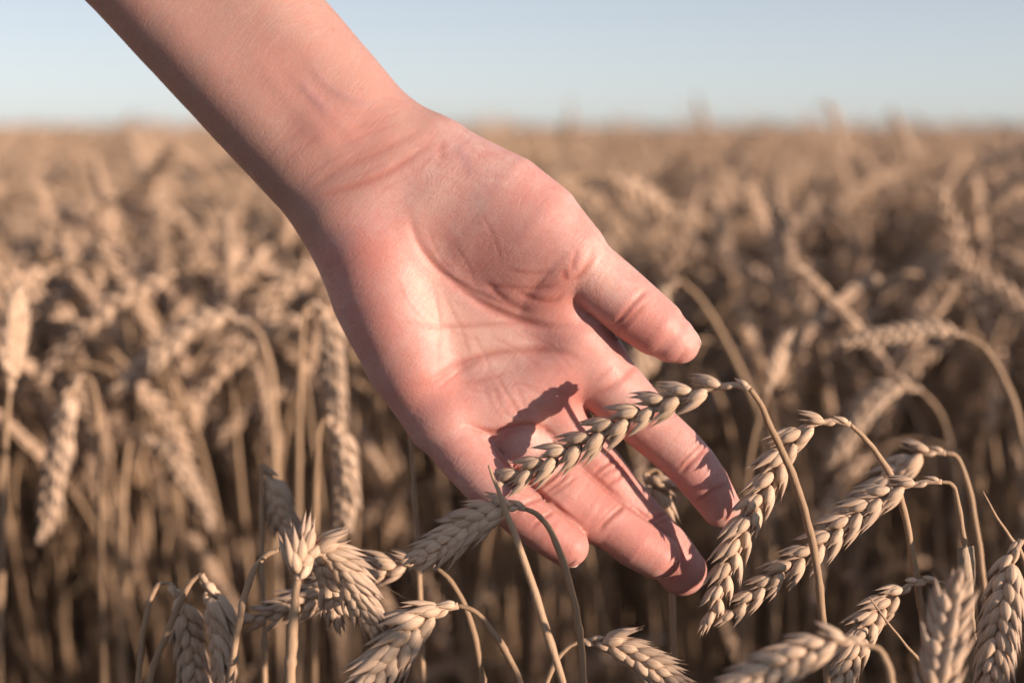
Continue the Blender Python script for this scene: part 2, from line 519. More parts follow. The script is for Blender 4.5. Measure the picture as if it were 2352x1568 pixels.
    for nm, arr in (('red', red), ('vein', vein), ('blot', blot * front), ('palm', palm), ('line', line)):
        at = me.attributes.new(nm, 'FLOAT', 'POINT')
        at.data.foreach_set('value', arr.astype(np.float32))
    o = bpy.data.objects.new('person', me)
    o.location = origin
    link(o)
    return o

def skin_material():
    m, n, l, b = new_mat('skin')
    tc = n.new('ShaderNodeTexCoord').outputs['Object']
    def attr(name):
        a = n.new('ShaderNodeAttribute'); a.attribute_name = name
        return a.outputs['Fac']
    # colour: pink palm, slightly sandier arm, mottling of blood under the skin
    base = mix(n, l, attr('palm'), (0.43, 0.26, 0.218), (0.55, 0.335, 0.30))
    mo = noise(n, l, tc, 95, 5, 0.62, 0.8)
    mr = ramp(n, [(0.38, (0, 0, 0)), (0.62, (1, 1, 1))]); l.new(mo.outputs['Fac'], mr.inputs[0])
    base = mix(n, l, math_node(n, l, 'MULTIPLY', mr.outputs[0], math_node(n, l, 'ADD', 0.24, math_node(n, l, 'MULTIPLY', attr('palm'), 0.24))), base, (0.50, 0.205, 0.175))
    mo2 = noise(n, l, tc, 230, 4, 0.65, 0.5)
    mr2 = ramp(n, [(0.50, (0, 0, 0)), (0.70, (1, 1, 1))]); l.new(mo2.outputs['Fac'], mr2.inputs[0])
    base = mix(n, l, math_node(n, l, 'MULTIPLY', mr2.outputs[0], math_node(n, l, 'ADD', 0.12, math_node(n, l, 'MULTIPLY', attr('palm'), 0.32))), base, (0.62, 0.43, 0.385))
    # hair-thin lines: across the wrist and arm, and a looser second set over the palm
    def fine_lines(deg, sc, width, seed):
        wob = noise(n, l, tc, 55, 2, 0.5)
        wv_ = n.new('ShaderNodeVectorMath'); wv_.operation = 'MULTIPLY_ADD'
        l.new(wob.outputs['Color'], wv_.inputs[0]); wv_.inputs[1].default_value = (0.012, 0.012, 0.012); l.new(tc, wv_.inputs[2])
        q = mapping(n, l, mapping(n, l, wv_.outputs[0], (1, 1, 1), (0, math.radians(deg), 0)), sc)
        nn = n.new('ShaderNodeTexNoise'); nn.noise_dimensions = '4D'; nn.inputs['W'].default_value = seed
        nn.inputs['Scale'].default_value = 1; nn.inputs['Detail'].default_value = 1.5
        l.new(q, nn.inputs['Vector'])
        ab = math_node(n, l, 'ABSOLUTE', math_node(n, l, 'SUBTRACT', nn.outputs['Fac'], 0.5))
        r_ = ramp(n, [(0.0, (1, 1, 1)), (width, (0, 0, 0))]); l.new(ab, r_.inputs[0])
        return r_.outputs[0]
    h1 = fine_lines(42, (70, 70, 620), 0.035, 1.0)
    h2 = fine_lines(-20, (90, 90, 420), 0.03, 5.0)
    h3 = fine_lines(75, (90, 90, 380), 0.028, 9.0)
    brk = noise(n, l, tc, 60, 3); brr = ramp(n, [(0.42, (0, 0, 0)), (0.62, (1, 1, 1))]); l.new(brk.outputs['Fac'], brr.inputs[0])
    hair = math_node(n, l, 'ADD', h1, math_node(n, l, 'MULTIPLY', math_node(n, l, 'ADD', h2, h3), math_node(n, l, 'MULTIPLY', brr.outputs[0], attr('palm'))))
    base = mix(n, l, math_node(n, l, 'MULTIPLY', math_node(n, l, 'MULTIPLY', h1, brr.outputs[0]), 0.22), base, (0.585, 0.395, 0.335))
    base = mix(n, l, math_node(n, l, 'MULTIPLY', math_node(n, l, 'MULTIPLY', h2, attr('palm')), 0.20), base, (0.40, 0.16, 0.13))
    bl = attr('blot')
    base = mix(n, l, math_node(n, l, 'MINIMUM', math_node(n, l, 'MAXIMUM', bl, 0.0), 0.75), base, (0.52, 0.205, 0.175))
    base = mix(n, l, math_node(n, l, 'MINIMUM', math_node(n, l, 'MAXIMUM', math_node(n, l, 'MULTIPLY', bl, -1.0), 0.0), 0.7), base, (0.64, 0.43, 0.36))
    base = mix(n, l, math_node(n, l, 'MULTIPLY', attr('red'), 0.75), base, (0.41, 0.13, 0.10))
    base = mix(n, l, math_node(n, l, 'MULTIPLY', attr('vein'), 0.5), base, (0.33, 0.20, 0.22))
    base = mix(n, l, math_node(n, l, 'MULTIPLY', attr('line'), 0.32), base, (0.34, 0.115, 0.09))
    l.new(base, b.inputs['Base Color'])
    b.inputs['Roughness'].default_value = 0.50
    b.inputs['Specular IOR Level'].default_value = 0.38
    b.inputs['Subsurface Weight'].default_value = 0.5
    b.inputs['Subsurface Radius'].default_value = (1.0, 0.35, 0.2)
    b.inputs['Subsurface Scale'].default_value = 0.0026
    # fine relief: skin cells, short cross lines, papillary ridges
    v = n.new('ShaderNodeTexVoronoi'); v.inputs['Scale'].default_value = 1500; v.feature = 'DISTANCE_TO_EDGE'
    l.new(tc, v.inputs['Vector'])
    f1 = noise(n, l, mapping(n, l, tc, (1, 1, 1), (0, math.radians(-42), 0)), 900, 3, 0.6)
    st = noise(n, l, mapping(n, l, mapping(n, l, tc, (1, 1, 1), (0, math.radians(48), 0)), (160, 160, 1100)), 1.0, 2, 0.5)
    wv = n.new('ShaderNodeTexWave'); wv.inputs['Scale'].default_value = 620; wv.inputs['Distortion'].default_value = 5.0
    wv.inputs['Detail'].default_value = 1.5; wv.inputs['Detail Scale'].default_value = 0.08
    l.new(mapping(n, l, tc, (1, 1, 1), (0, math.radians(35), 0)), wv.inputs['Vector'])
    h = math_node(n, l, 'ADD', math_node(n, l, 'MULTIPLY', v.outputs['Distance'], 0.5), math_node(n, l, 'MULTIPLY', f1.outputs['Fac'], 0.7))
    h = math_node(n, l, 'ADD', h, math_node(n, l, 'MULTIPLY', st.outputs['Fac'], 0.8))
    h = math_node(n, l, 'ADD', h, math_node(n, l, 'MULTIPLY', math_node(n, l, 'MULTIPLY', wv.outputs['Fac'], attr('palm')), 0.05))
    h = math_node(n, l, 'SUBTRACT', h, math_node(n, l, 'MULTIPLY', hair, 0.26))
    bp = n.new('ShaderNodeBump'); bp.inputs['Strength'].default_value = 0.33; bp.inputs['Distance'].default_value = 0.00035
    l.new(h, bp.inputs['Height']); l.new(bp.outputs[0], b.inputs['Normal'])
    return m

def nail_material():
    m, n, l, b = new_mat('nail')
    tc = n.new('ShaderNodeTexCoord').outputs['Object']
    no = noise(n, l, tc, 300, 2)
    l.new(mix(n, l, no.outputs['Fac'], (0.56, 0.40, 0.36), (0.66, 0.53, 0.47)), b.inputs['Base Color'])
    b.inputs['Roughness'].default_value = 0.3
    return m

def build_nail(chain_pts, dorsal, parent, mat, size=1.0):
    """a curved plate on the back of the last joint, its free edge just past the flesh"""
    a = metric(np.array(chain_pts[-2][:3], float)); b = metric(np.array(chain_pts[-1][:3], float))
    r = chain_pts[-1][3]
    ax = (b - a) / np.linalg.norm(b - a)
    d = np.array(dorsal, float); d -= ax * (d @ ax); d /= np.linalg.norm(d)
    s = np.cross(ax, d)
    V, F = [], []
    nu, nv = 12, 9
    for layer, off in ((0, 1.02), (1, 0.97)):
        for i in range(nu + 1):
            t = i / nu
            y = -0.9 * r + t * 2.05 * r
            w = 0.95 * size * (1 - 0.30 * max(0, (0.2 - t) / 0.2) ** 2)
            ph = max(0.0, y / r)
            lift = off + 0.05 * max(0, t - 0.75) / 0.25
            for j in range(nv + 1):
                th = (j / nv * 2 - 1) * w
                q_ = ph * (1 - 0.16 * (j / nv * 2 - 1) ** 2)
                V.append(b + ax * (min(0, y) + r * lift * math.sin(q_)) + (d * math.cos(th) + s * math.sin(th)) * r * lift * math.cos(q_))
    M = (nu + 1) * (nv + 1)
    for i in range(nu):
        for j in range(nv):
            q = i * (nv + 1) + j
            F.append((q, q + 1, q + nv + 2, q + nv + 1))
            F.append((M + q, M + q + nv + 1, M + q + nv + 2, M + q + 1))
    ring = [j for j in range(nv + 1)] + [i * (nv + 1) + nv for i in range(1, nu + 1)] + \
           [nu * (nv + 1) + j for j in range(nv - 1, -1, -1)] + [i * (nv + 1) for i in range(nu - 1, 0, -1)]
    for i in range(len(ring)):
        p, q = ring[i], ring[(i + 1) % len(ring)]
        F.append((p, M + p, M + q, q))
    W = to_world(np.array(V)) - np.array(parent.location)
    return mesh_obj('fingernail', W, F, mat, parent)

person = build_hand()
person.data.materials.append(skin_material())
tag(person, 'bare arm reaching down with open palm and loosely spread fingers among the wheat', 'person')
nm = nail_material()
build_nail(THUMB, (0.55, 0.5, -1), person, nm, .9)
build_nail(INDEX, (0.2, -0.2, -1), person, nm)
build_nail(MIDDLE, (0.1, -0.45, -1), person, nm)
build_nail(RING, (0.1, -0.5, -1), person, nm)
build_nail(PINKY, (0.1, -0.5, -1), person, nm)
# ================================================================== GROUND
def ground_material():
    m, n, l, b = new_mat('soil')
    tc = n.new('ShaderNodeTexCoord').outputs['Object']
    a = noise(n, l, tc, 14, 6, 0.65)
    r = ramp(n, [(0.3, (0.055, 0.038, 0.024)), (0.55, (0.11, 0.078, 0.048)), (0.75, (0.17, 0.125, 0.08))])
    l.new(a.outputs['Fac'], r.inputs[0]); l.new(r.outputs[0], b.inputs['Base Color'])
    b.inputs['Roughness'].default_value = 0.95
    bp = n.new('ShaderNodeBump'); bp.inputs['Strength'].default_value = 0.8; bp.inputs['Distance'].default_value = 0.03
    l.new(a.outputs['Fac'], bp.inputs['Height']); l.new(bp.outputs[0], b.inputs['Normal'])
    return m

g = mesh_obj('ground', [(-1500, -600, 0), (1500, -600, 0), (1500, 2400, 0), (-1500, 2400, 0)], [(0, 1, 2, 3)], ground_material())
tag(g, 'bare brown soil under the wheat', kind='structure')

# ================================================================== WHEAT
def straw_material(name, dark, light, streak, rough=0.6, grey=0.25, grain=0.75, tips=False):
    m, n, l, b = new_mat(name)
    tc = n.new('ShaderNodeTexCoord').outputs['Object']
    oi = n.new('ShaderNodeObjectInfo').outputs['Random']
    col = mix(n, l, oi, dark, light)
    big = noise(n, l, tc, 90, 3, 0.6)
    col = mix(n, l, math_node(n, l, 'MULTIPLY', big.outputs['Fac'], 0.45), col, streak)
    st = noise(n, l, mapping(n, l, tc, (1500, 1500, 110)), 1.0, 3, 0.65)
    sr = ramp(n, [(0.32, (0.66, 0.61, 0.58)), (0.56, (1.06, 1.06, 1.06))]); l.new(st.outputs['Fac'], sr.inputs[0])
    col = mix(n, l, grain, col, sr.outputs[0], 'MULTIPLY')
    sp = noise(n, l, tc, 620, 2, 0.5)
    spr = ramp(n, [(0.60, (0, 0, 0)), (0.72, (1, 1, 1))]); l.new(sp.outputs['Fac'], spr.inputs[0])
    col = mix(n, l, math_node(n, l, 'MULTIPLY', spr.outputs[0], grey), col, (0.20, 0.17, 0.145))
    if tips:      # husk colour greyer and darker towards the points
        sep = n.new('ShaderNodeSeparateXYZ'); l.new(tc, sep.inputs[0])
        tr = ramp(n, [(0.0, (0, 0, 0)), (0.0062, (0, 0, 0)), (0.0095, (1, 1, 1))]); l.new(sep.outputs['Z'], tr.inputs[0])
        col = mix(n, l, math_node(n, l, 'MULTIPLY', tr.outputs[0], 0.55), col, (0.33, 0.25, 0.205))
    l.new(col, b.inputs['Base Color'])
    b.inputs['Roughness'].default_value = rough
    b.inputs['Specular IOR Level'].default_value = 0.25
    bp = n.new('ShaderNodeBump'); bp.inputs['Strength'].default_value = 0.5; bp.inputs['Distance'].default_value = 0.0003
    l.new(st.outputs['Fac'], bp.inputs['Height']); l.new(bp.outputs[0], b.inputs['Normal'])
    return m
M_HUSK = straw_material('husk', (0.43, 0.31, 0.22), (0.66, 0.485, 0.35), (0.46, 0.325, 0.23))
M_SPIKE = straw_material('spikelet_husk', (0.54, 0.395, 0.275), (0.70, 0.53, 0.385), (0.50, 0.36, 0.255), tips=True)
M_STEM = straw_material('straw', (0.32, 0.215, 0.135), (0.49, 0.34, 0.22), (0.30, 0.205, 0.125), grain=0.3)
M_LEAF = straw_material('dry_leaf', (0.36, 0.27, 0.18), (0.46, 0.36, 0.25), (0.28, 0.22, 0.16))

def frame_along(P, up=None):
    """tangents and one carried-along normal for each point of a path"""
    T = np.gradient(P, axis=0)
    T /= np.maximum(np.linalg.norm(T, axis=1), 1e-9)[:, None]
    ref = np.array(up if up is not None else (0.3, -0.9, 0.2), float)
    Nn = []
    a = ref - T[0] * (ref @ T[0]); a /= np.linalg.norm(a)
    for t in T:
        a = a - t * (a @ t); a /= max(np.linalg.norm(a), 1e-9)
        Nn.append(a.copy())
    return T, np.array(Nn)

def tube(P, R, m=8):
    P = np.asarray(P, float)
    T, N = frame_along(P)
    Bn = np.cross(T, N)
    V, F = [], []
    for i, p in enumerate(P):
        for j in range(m):
            a = 2 * math.pi * j / m
            V.append(p + (N[i] * math.cos(a) + Bn[i] * math.sin(a)) * R[i])
    for i in range(len(P) - 1):
        for j in range(m):
            F.append((i * m + j, i * m + (j + 1) % m, (i + 1) * m + (j + 1) % m, (i + 1) * m + j))
    F.append(tuple(range(m))[::-1]); F.append(tuple(range((len(P) - 1) * m, len(P) * m)))
    return V, F

def join(parts):
    V, F, o = [], [], 0
    for v, f in parts:
        V.extend(v); F.extend(tuple(i + o for i in q) for q in f); o += len(v)
    return V, F

def scale_shape(L, W, D, bend, awn, nl=9, m=8, shoulder=0.0, flare=0.0):
    """one husk scale, base at the origin, pointing +Z, bulging towards +X, keeled, drawn out to a point"""
    V, F = [], []
    pk = 0.36
    for i in range(nl + 1):
        t = (i / nl) ** 0.92
        if t < pk: pr = math.sqrt(max(0.0, 1 - ((pk - t) / pk) ** 2))
        elif shoulder: pr = max(0.0, 1 - ((t - pk) / (0.86 - pk)) ** 3.0) if t < 0.80 else 0.24 * (1 - (t - 0.80) / 0.24)
        else: pr = (1 - (t - pk) / (1 - pk)) ** 0.92 * (1 + 0.5 * (t - pk) * (1 - t) / 0.12 * 0.35)
        if shoulder and t < 0.8: pr = max(pr, 0.24 if t > pk else 0)
        pr = max(pr, 0.2 if i == 0 else 0.035)
        z = t * L
        x0 = bend * L * math.sin(t * math.pi) * 0.8 + flare * L * t * t
        for j in range(m):
            a = 2 * math.pi * j / m
            cx, sy = math.cos(a), math.sin(a)
            dx = D * min(pr, 1) * (cx if cx > 0 else 0.30 * cx) * (1.16 if (abs(sy) < 0.2 and cx > 0) else 1)
            V.append(np.array([x0 + dx, W / 2 * pr * sy, z]))
    for i in range(nl):
        for j in range(m):
            F.append((i * m + j, i * m + (j + 1) % m, (i + 1) * m + (j + 1) % m, (i + 1) * m + j))
    F.append(tuple(range(m))[::-1])
    tip = np.mean(V[-m:], 0) + np.array([flare * awn * 2, 0, awn])
    V.append(tip)
    b = nl * m
    for j in range(m): F.append((b + j, b + (j + 1) % m, len(V) - 1))
    return V, F

def place(VF, R, off):
    return [R @ np.asarray(v) + off for v in VF[0]], VF[1]

def rotm(axis, deg):
    return np.array(Matrix.Rotation(math.radians(deg), 3, axis))

def spikelet_shape(r, fine=True, awned=False, plump=1.0):
    """+Z along the spikelet, +X away from the rachis, +-Y the two glume faces"""
    nl, m = (10, 8) if fine else (5, 6)
    mm = 0.001
    parts = []
    def aw(k): return mm * (k * r.uniform(0.5, 1.4)) * (r.choice([1, 1, 4, 7]) if awned else 1)
    def add(L, W, D, bend, awn, yaw, tilt_s, tilt_o, off, sh=0.0, fl=0.0):
        sc = scale_shape(L * mm * r.uniform(.94, 1.06), W * mm * r.uniform(.93, 1.07), D * mm, bend, awn, nl, m, sh, fl)
        R = rotm('X', -tilt_s) @ rotm('Y', tilt_o) @ rotm('Z', yaw)
        parts.append(place(sc, R, np.array(off) * mm))
    j = lambda a: r.uniform(-a, a)
    for s in (1, -1):
        add(9.6, 4.1 * plump, 1.75 * plump, .04, aw(1.0), s * 70 + j(10), s * (5 + j(4)), -2 + j(4), (0.1, s * 1.25, 0.0), 0.5, 0.02)   # glume
        add(12.2, 3.3 * plump, 1.45 * plump, .05, aw(2.2), s * 48 + j(10), s * (4 + j(4)), 3 + j(5), (0.9, s * 0.8, 0.7), 0, .035)       # lemma
        if fine:
            add(11.0, 3.0, 1.0, .02, aw(1.2), s * 150 + j(14), s * (3 + j(4)), -3 + j(4), (-0.4, s * 0.6, 1.0), 0, .02)                # palea side
    add(12.4, 2.9 * plump, 1.3 * plump, .05, aw(2.0), j(10), j(6), 4 + j(5), (1.0, 0, 1.5), 0, .045)
    return join(parts)

_r = random.Random(11)
def mesh_data(name, VF, mat):
    me = bpy.data.meshes.new(name)
    me.from_pydata([tuple(v) for v in VF[0]], [], VF[1]); me.update()
    me.polygons.foreach_set('use_smooth', [True] * len(me.polygons))
    me.materials.append(mat)
    return me
SPIKES = [mesh_data('spikelet', spikelet_shape(_r), M_SPIKE) for _ in range(7)]
SPIKES_AWN = [mesh_data('spikelet', spikelet_shape(_r, True, True), M_SPIKE) for _ in range(5)]
def bud_shape(r):
    return join([place(scale_shape(.006, .0022, .0011, .03, .0006), rotm('Z', 50), np.array([0, .0003, 0])),
                 place(scale_shape(.0055, .002, .001, .03, .0005), rotm('Z', -60), np.array([0, -.0003, 0.0003]))])
BUDS = [mesh_data('spikelet', bud_shape(_r), M_SPIKE)]

def resample(P, n):
    P = np.asarray(P, float)
    s = np.concatenate([[0], np.cumsum(np.linalg.norm(np.diff(P, axis=0), axis=1))])
    t = np.linspace(0, s[-1], n)
    return np.stack([np.interp(t, s, P[:, k]) for k in range(3)], 1), s[-1]

def to_soil(P, lean=0.35):
    """carry a stem path (top first) on downwards until it stands in the soil"""
    p, q = P[-2], P[-1]
    d = (q - p) / np.linalg.norm(q - p)
    if d[2] > -0.3: d = np.array([d[0] * .4, d[1] * .4, -0.9]); d /= np.linalg.norm(d)
    out = list(P)
    for _ in range(60):
        d = d + np.array([0, 0, -0.10]) ; d[:2] *= 0.93; d /= np.linalg.norm(d)
        step = 0.03
        q = out[-1] + d * step
        if q[2] <= 0: 
            out.append(np.array([q[0], q[1], -0.01])); break
        out.append(q)
    return np.array(out)

def leaf_shape(p0, d0, side, length, width, droop, n=12):
    V, F = [], []
    p = np.array(p0, float); d = np.array(d0, float); d /= np.linalg.norm(d)
    side = np.array(side, float)
    for i in range(n + 1):
        t = i / n
        w = width * (0.55 + 0.45 * math.sin(min(1, t * 2.2) * math.pi / 2)) * (1 - t ** 2.2) + 0.0002
        up = np.cross(side, d)
        tw = side * math.cos(t * 2.4) + up * math.sin(t * 2.4)
        nrm = np.cross(tw, d)
        V += [p - tw * w / 2, p + nrm * w * 0.16 + nrm * .00015, p + tw * w / 2, p + nrm * w * 0.16 - nrm * .00015]
        p = p + d * length / n
        d = d + np.array([0, 0, -droop / n]); d /= np.linalg.norm(d)
    for i in range(n):
        a = 4 * i
        for j in range(4):
            F.append((a + j, a + (j + 1) % 4, a + 4 + (j + 1) % 4, a + 4 + j))
    return V, F

CLEAR, LIT = [], []
def wheat_stalk(label, stem, ear=None, r_stem=11, roll=0.0, n=18, size=1.0, awned=False, group=None, bare=2, spread=17, leaf=None, taper=.3, name='wheat_stalk', tip_r=None, ear_name='ear'):
    """stem, ear: (u, v, c) runs; the stem runs from the ear down, the ear from the stem to its tip."""
    sp = smooth_line(stem, 6)
    Pw = to_soil(to_world(metric(sp)))
    base = np.array([Pw[-1][0], Pw[-1][1], 0.0])
    root = bpy.data.objects.new(name, None); root.empty_display_size = 0.02
    root.location = base; link(root)
    tag(root, label, 'straw stalk' if ear is None else 'wheat stalk', group)
    rs = r_stem / S
    npt = len(Pw)
    R = np.array([rs * (0.62 + 0.38 * min(1, i / (npt * 0.25))) for i in range(npt)])
    if tip_r: R[:] = [rs * min(1, tip_r + (1 - tip_r) * i / (len(sp) * .6)) for i in range(npt)]
    ph = (base[0] * 91.7 + base[1] * 57.3) % 6.28                 # straw is never a perfect tube
    ii = np.arange(npt)
    R = R * (1 + 0.05 * np.sin(ii * .55 + ph) + 0.04 * np.sin(ii * 1.7 + ph * 2))
    kn = int(len(sp) * (0.55 + 0.3 * math.sin(ph) ** 2))
    if kn < npt - 1: R[kn] *= 1.22
    Pw[1:-1] += np.stack([np.sin(ii * .9 + ph), np.cos(ii * .7 + ph), 0 * ii], 1)[1:-1] * 0.00008
    V, F = tube(Pw - base, R, 9)
    st = mesh_obj('stem', V, F, M_STEM, root)
    if leaf:
        for (i, dvec, ln, wd, dr) in leaf:
            k = min(int(i * len(sp)), len(sp) - 1)
            mesh_obj('leaf', *leaf_shape(Pw[k] - base, dvec, np.cross(dvec, (0.2, -1, .3)), ln, wd, dr), M_LEAF, root)
    if ear is None:
        return root
    if group == 'soft-focus wheat ears behind the hand':
        LIT.extend(to_world(metric(np.array(ear, float))))
        e_ = np.array(list(ear) + list(stem)[:3]); CLEAR.append((e_[:, 0].min() - 22, e_[:, 0].max() + 22, e_[:, 1].min() - 22, e_[:, 1].max() + 14, D0 - e_[:, 2].min() / S + .03))
    ew, L = resample(to_world(metric(smooth_line(ear, 8))), 60)
    T, _ = frame_along(ew)
    o = ew[0]
    V, F = tube(ew - o, np.linspace(0.0011, 0.0005, len(ew)) * size, 6)
    eo = mesh_obj(ear_name, V, F, M_HUSK, root)
    eo.location = o - base
    rr = random.Random(hash(label) % 9999 if False else sum(map(ord, label)))
    for i in range(n):
        t = (i + 0.15) / (n + 0.35)
        x = t * (len(ew) - 1); a = int(x); f = x - a
        p = ew[a] * (1 - f) + ew[min(a + 1, len(ew) - 1)] * f
        tt = T[a]
        side = CAM_B - tt * (CAM_B @ tt)
        if np.linalg.norm(side) < 0.25: side = CAM_U - tt * (CAM_U @ tt)
        side /= np.linalg.norm(side)
        q = Matrix.Rotation(math.radians(roll + rr.uniform(-9, 9)), 3, Vector(tt))
        side = np.array(q @ Vector(side))
        out = np.cross(side, tt) * (1 if i % 2 else -1)
        small = i < bare
        sprd = math.radians((spread if not small else 14) * rr.uniform(0.8, 1.25) * (1 - 0.45 * max(0, (t - .75) / .25)))
        z = tt * math.cos(sprd) + out * math.sin(sprd)
        xx = out * math.cos(sprd) - tt * math.sin(sprd)
        yy = np.cross(z, xx)
        M = Matrix((xx, yy, z)).transposed()
        me = BUDS[0] if small else rr.choice(SPIKES_AWN if awned and t > 0.35 else SPIKES)
        so = bpy.data.objects.new('spikelet', me); link(so)
        so.parent = eo
        k = size * (1.0 - taper * max(0, t - 0.62) / 0.38) * rr.uniform(.93, 1.07) * (0.78 if i == bare else 1)
        so.matrix_local = Matrix.Translation(Vector(p - o + out * 0.0003 * size)) @ M.to_4x4() @ Matrix.Scale(k, 4)
    if True:   # the end spikelet
        so = bpy.data.objects.new('spikelet', SPIKES_AWN[0] if awned else SPIKES[1]); link(so); so.parent = eo
        z = T[-1]; xx = np.cross(z, CAM_B); xx /= np.linalg.norm(xx)
        so.matrix_local = Matrix.Translation(Vector(ew[-1] - o)) @ Matrix((xx, np.cross(z, xx), z)).transposed().to_4x4() @ Matrix.Scale(size * .72, 4)
    return root

def cs(pts, c):
    """give a run of (u, v) its nearness: c is a number, or (first, last)"""
    c0, c1 = c if isinstance(c, tuple) else (c, c)
    n = len(pts) - 1
    return [(u, v, c0 + (c1 - c0) * i / max(n, 1)) for i, (u, v) in enumerate(pts)]

# ---- the ears that stand out in the photograph
wheat_stalk('long nodding wheat ear crossing in front of the fingers, its tip at the little finger',
    [(1722, 893, 314), (1746, 926, 300), (1772, 985, 274), (1800, 1042, 246), (1828, 1110, 228), (1850, 1180, 214), (1867, 1250, 200), (1880, 1330, 188), (1892, 1450, 170), (1902, 1580, 155)],
    cs([(1722, 893), (1690, 884), (1640, 890), (1570, 909), (1500, 935), (1430, 966), (1360, 1005), (1290, 1043), (1220, 1078), (1163, 1104)], (314, 140)),
    r_stem=8.6, roll=12, n=19, size=0.86, taper=.1)
wheat_stalk('drooping wheat ear hanging beside the fingertips of index and middle finger',
    cs([(1953, 974), (1985, 1005), (2010, 1035), (2040, 1080), (2062, 1125), (2078, 1180), (2095, 1270), (2110, 1360), (2122, 1450), (2135, 1590)], (135, 70)),
    cs([(1953, 974), (1905, 966), (1850, 984), (1812, 1022), (1780, 1080), (1748, 1140), (1712, 1205), (1682, 1275), (1656, 1345), (1636, 1402)], (135, 125)),
    r_stem=7.9, roll=-14, n=20, size=0.84)
wheat_stalk('slanting wheat ear with a sharply kinked neck, passing behind the stem of the longest ear',
    cs([(2163, 1106), (2184, 1111), (2195, 1130), (2204, 1180), (2220, 1270), (2234, 1360), (2246, 1460), (2256, 1590)], (150, 130)),
    cs([(2163, 1106), (2120, 1107), (2060, 1124), (2000, 1158), (1940, 1203), (1878, 1254), (1800, 1310), (1740, 1356), (1685, 1402)], (150, 120)),
    r_stem=6.5, roll=10, n=20, size=0.81, leaf=[(0.55, (0.1, -.1, -1), 0.05, 0.009, 0.2)])
wheat_stalk('dense grey shaded wheat ear hooked over just below the little finger',
    cs([(1207, 1168), (1240, 1186), (1270, 1230), (1298, 1305), (1320, 1390), (1334, 1480), (1342, 1590)], (225, 215)),
    cs([(1207, 1168), (1172, 1164), (1128, 1180), (1082, 1206), (1036, 1238), (985, 1272)], (225, 215)),
    r_stem=7.9, roll=8, n=17, size=0.89, awned=True, spread=17)
wheat_stalk('thin broken straw without an ear, its tip standing in front of the little finger',
    cs([(1122, 1068), (1142, 1120), (1166, 1185), (1205, 1290), (1250, 1430), (1297, 1580)], (250, 260)), None, r_stem=8.6, name='straw_stalk', tip_r=.3)
wheat_stalk('bristly wheat ear on a thick pale stem bending over to show its awned tip',
    cs([(683, 1332), (677, 1380), (672, 1450), (668, 1520), (664, 1600)], (330, 340)),
    cs([(683, 1332), (690, 1292), (710, 1262), (745, 1264), (785, 1300), (820, 1360), (852, 1424)], (330, 255)),
    r_stem=11.5, roll=30, n=25, size=0.84, awned=True, bare=0, spread=19)
wheat_stalk('small wheat ear hanging straight down from a thin hooked stem',
    cs([(388, 1338), (365, 1342), (347, 1372), (333, 1430), (324, 1490), (316, 1600)], -110),
    cs([(388, 1338), (410, 1368), (424, 1420), (434, 1480), (446, 1560), (456, 1640)], -110),
    r_stem=7.2, roll=-30, n=17, size=0.87)
wheat_stalk('plump wheat ear hanging down between the hooked stem and the bristly ear',
    cs([(462, 1318), (440, 1335), (415, 1380), (385, 1450), (352, 1530), (335, 1600)], -40),
    cs([(462, 1318), (480, 1350), (497, 1400), (508, 1460), (514, 1530), (518, 1620)], -40),
    r_stem=7.9, roll=55, n=17, size=0.97)
wheat_stalk('wheat stalk bending right with its ear passing behind the bristly ear',
    cs([(642, 1262), (612, 1274), (585, 1305), (563, 1365), (547, 1440), (534, 1520), (526, 1600)], 120),
    cs([(642, 1262), (690, 1258), (735, 1290), (760, 1340), (775, 1400)], (120, 60)),
    r_stem=7.9, roll=15, n=15, size=0.87)
wheat_stalk('wheat ear with large smooth spikelets pointing down at the bottom edge under the hand',
    cs([(1052, 1390), (1092, 1404), (1130, 1448), (1164, 1500), (1192, 1560), (1215, 1640)], 240),
    cs([(1052, 1390), (1003, 1402), (960, 1432), (918, 1482), (872, 1532), (828, 1590)], (240, 280)),
    r_stem=7.2, roll=-16, n=15, size=1.01, spread=17)
wheat_stalk('dim wheat ear lying level behind the bristly ear, stem arching down below the little finger',
    cs([(1000, 1302), (1040, 1340), (1075, 1410), (1094, 1480), (1108, 1560), (1118, 1640)], -60),
    cs([(1000, 1302), (945, 1296), (880, 1304), (810, 1330), (740, 1362), (660, 1395), (590, 1416)], (-60, -100)),
    r_stem=7.9, roll=-10, n=20, size=0.87)
wheat_stalk('blurred wheat ear tucked close behind a tall upright straw',
    cs([(600, 1066), (602, 1150), (602, 1280), (605, 1420), (608, 1600)], -330),
    cs([(600, 1066), (618, 1085), (632, 1130), (650, 1180), (672, 1230)], -340), r_stem=8.6, roll=20, n=13, size=0.87)
wheat_stalk('bare upright straw rising behind the base of the little finger',
    cs([(944, 1005), (950, 1110), (960, 1250), (966, 1400), (974, 1600)], -230), None, r_stem=7.2, name='straw_stalk', tip_r=.7)
wheat_stalk('close blurred upright wheat ear with bright right-hand spikelets at the bottom corner',
    cs([(2140, 1645), (2132, 1720), (2126, 1800)], 560),
    cs([(2140, 1645), (2152, 1575), (2166, 1495), (2178, 1425), (2186, 1374)], (560, 580)), r_stem=8.6, roll=-25, n=15, size=0.91, bare=0)
wheat_stalk('close blurred wheat ear arching left along the bottom edge',
    cs([(1985, 1478), (2020, 1492), (2040, 1530), (2052, 1590), (2058, 1660)], 620),
    cs([(1985, 1478), (1930, 1470), (1870, 1490), (1800, 1522), (1730, 1560), (1670, 1600)], (620, 640)), r_stem=7.2, roll=10, n=15, size=0.83)
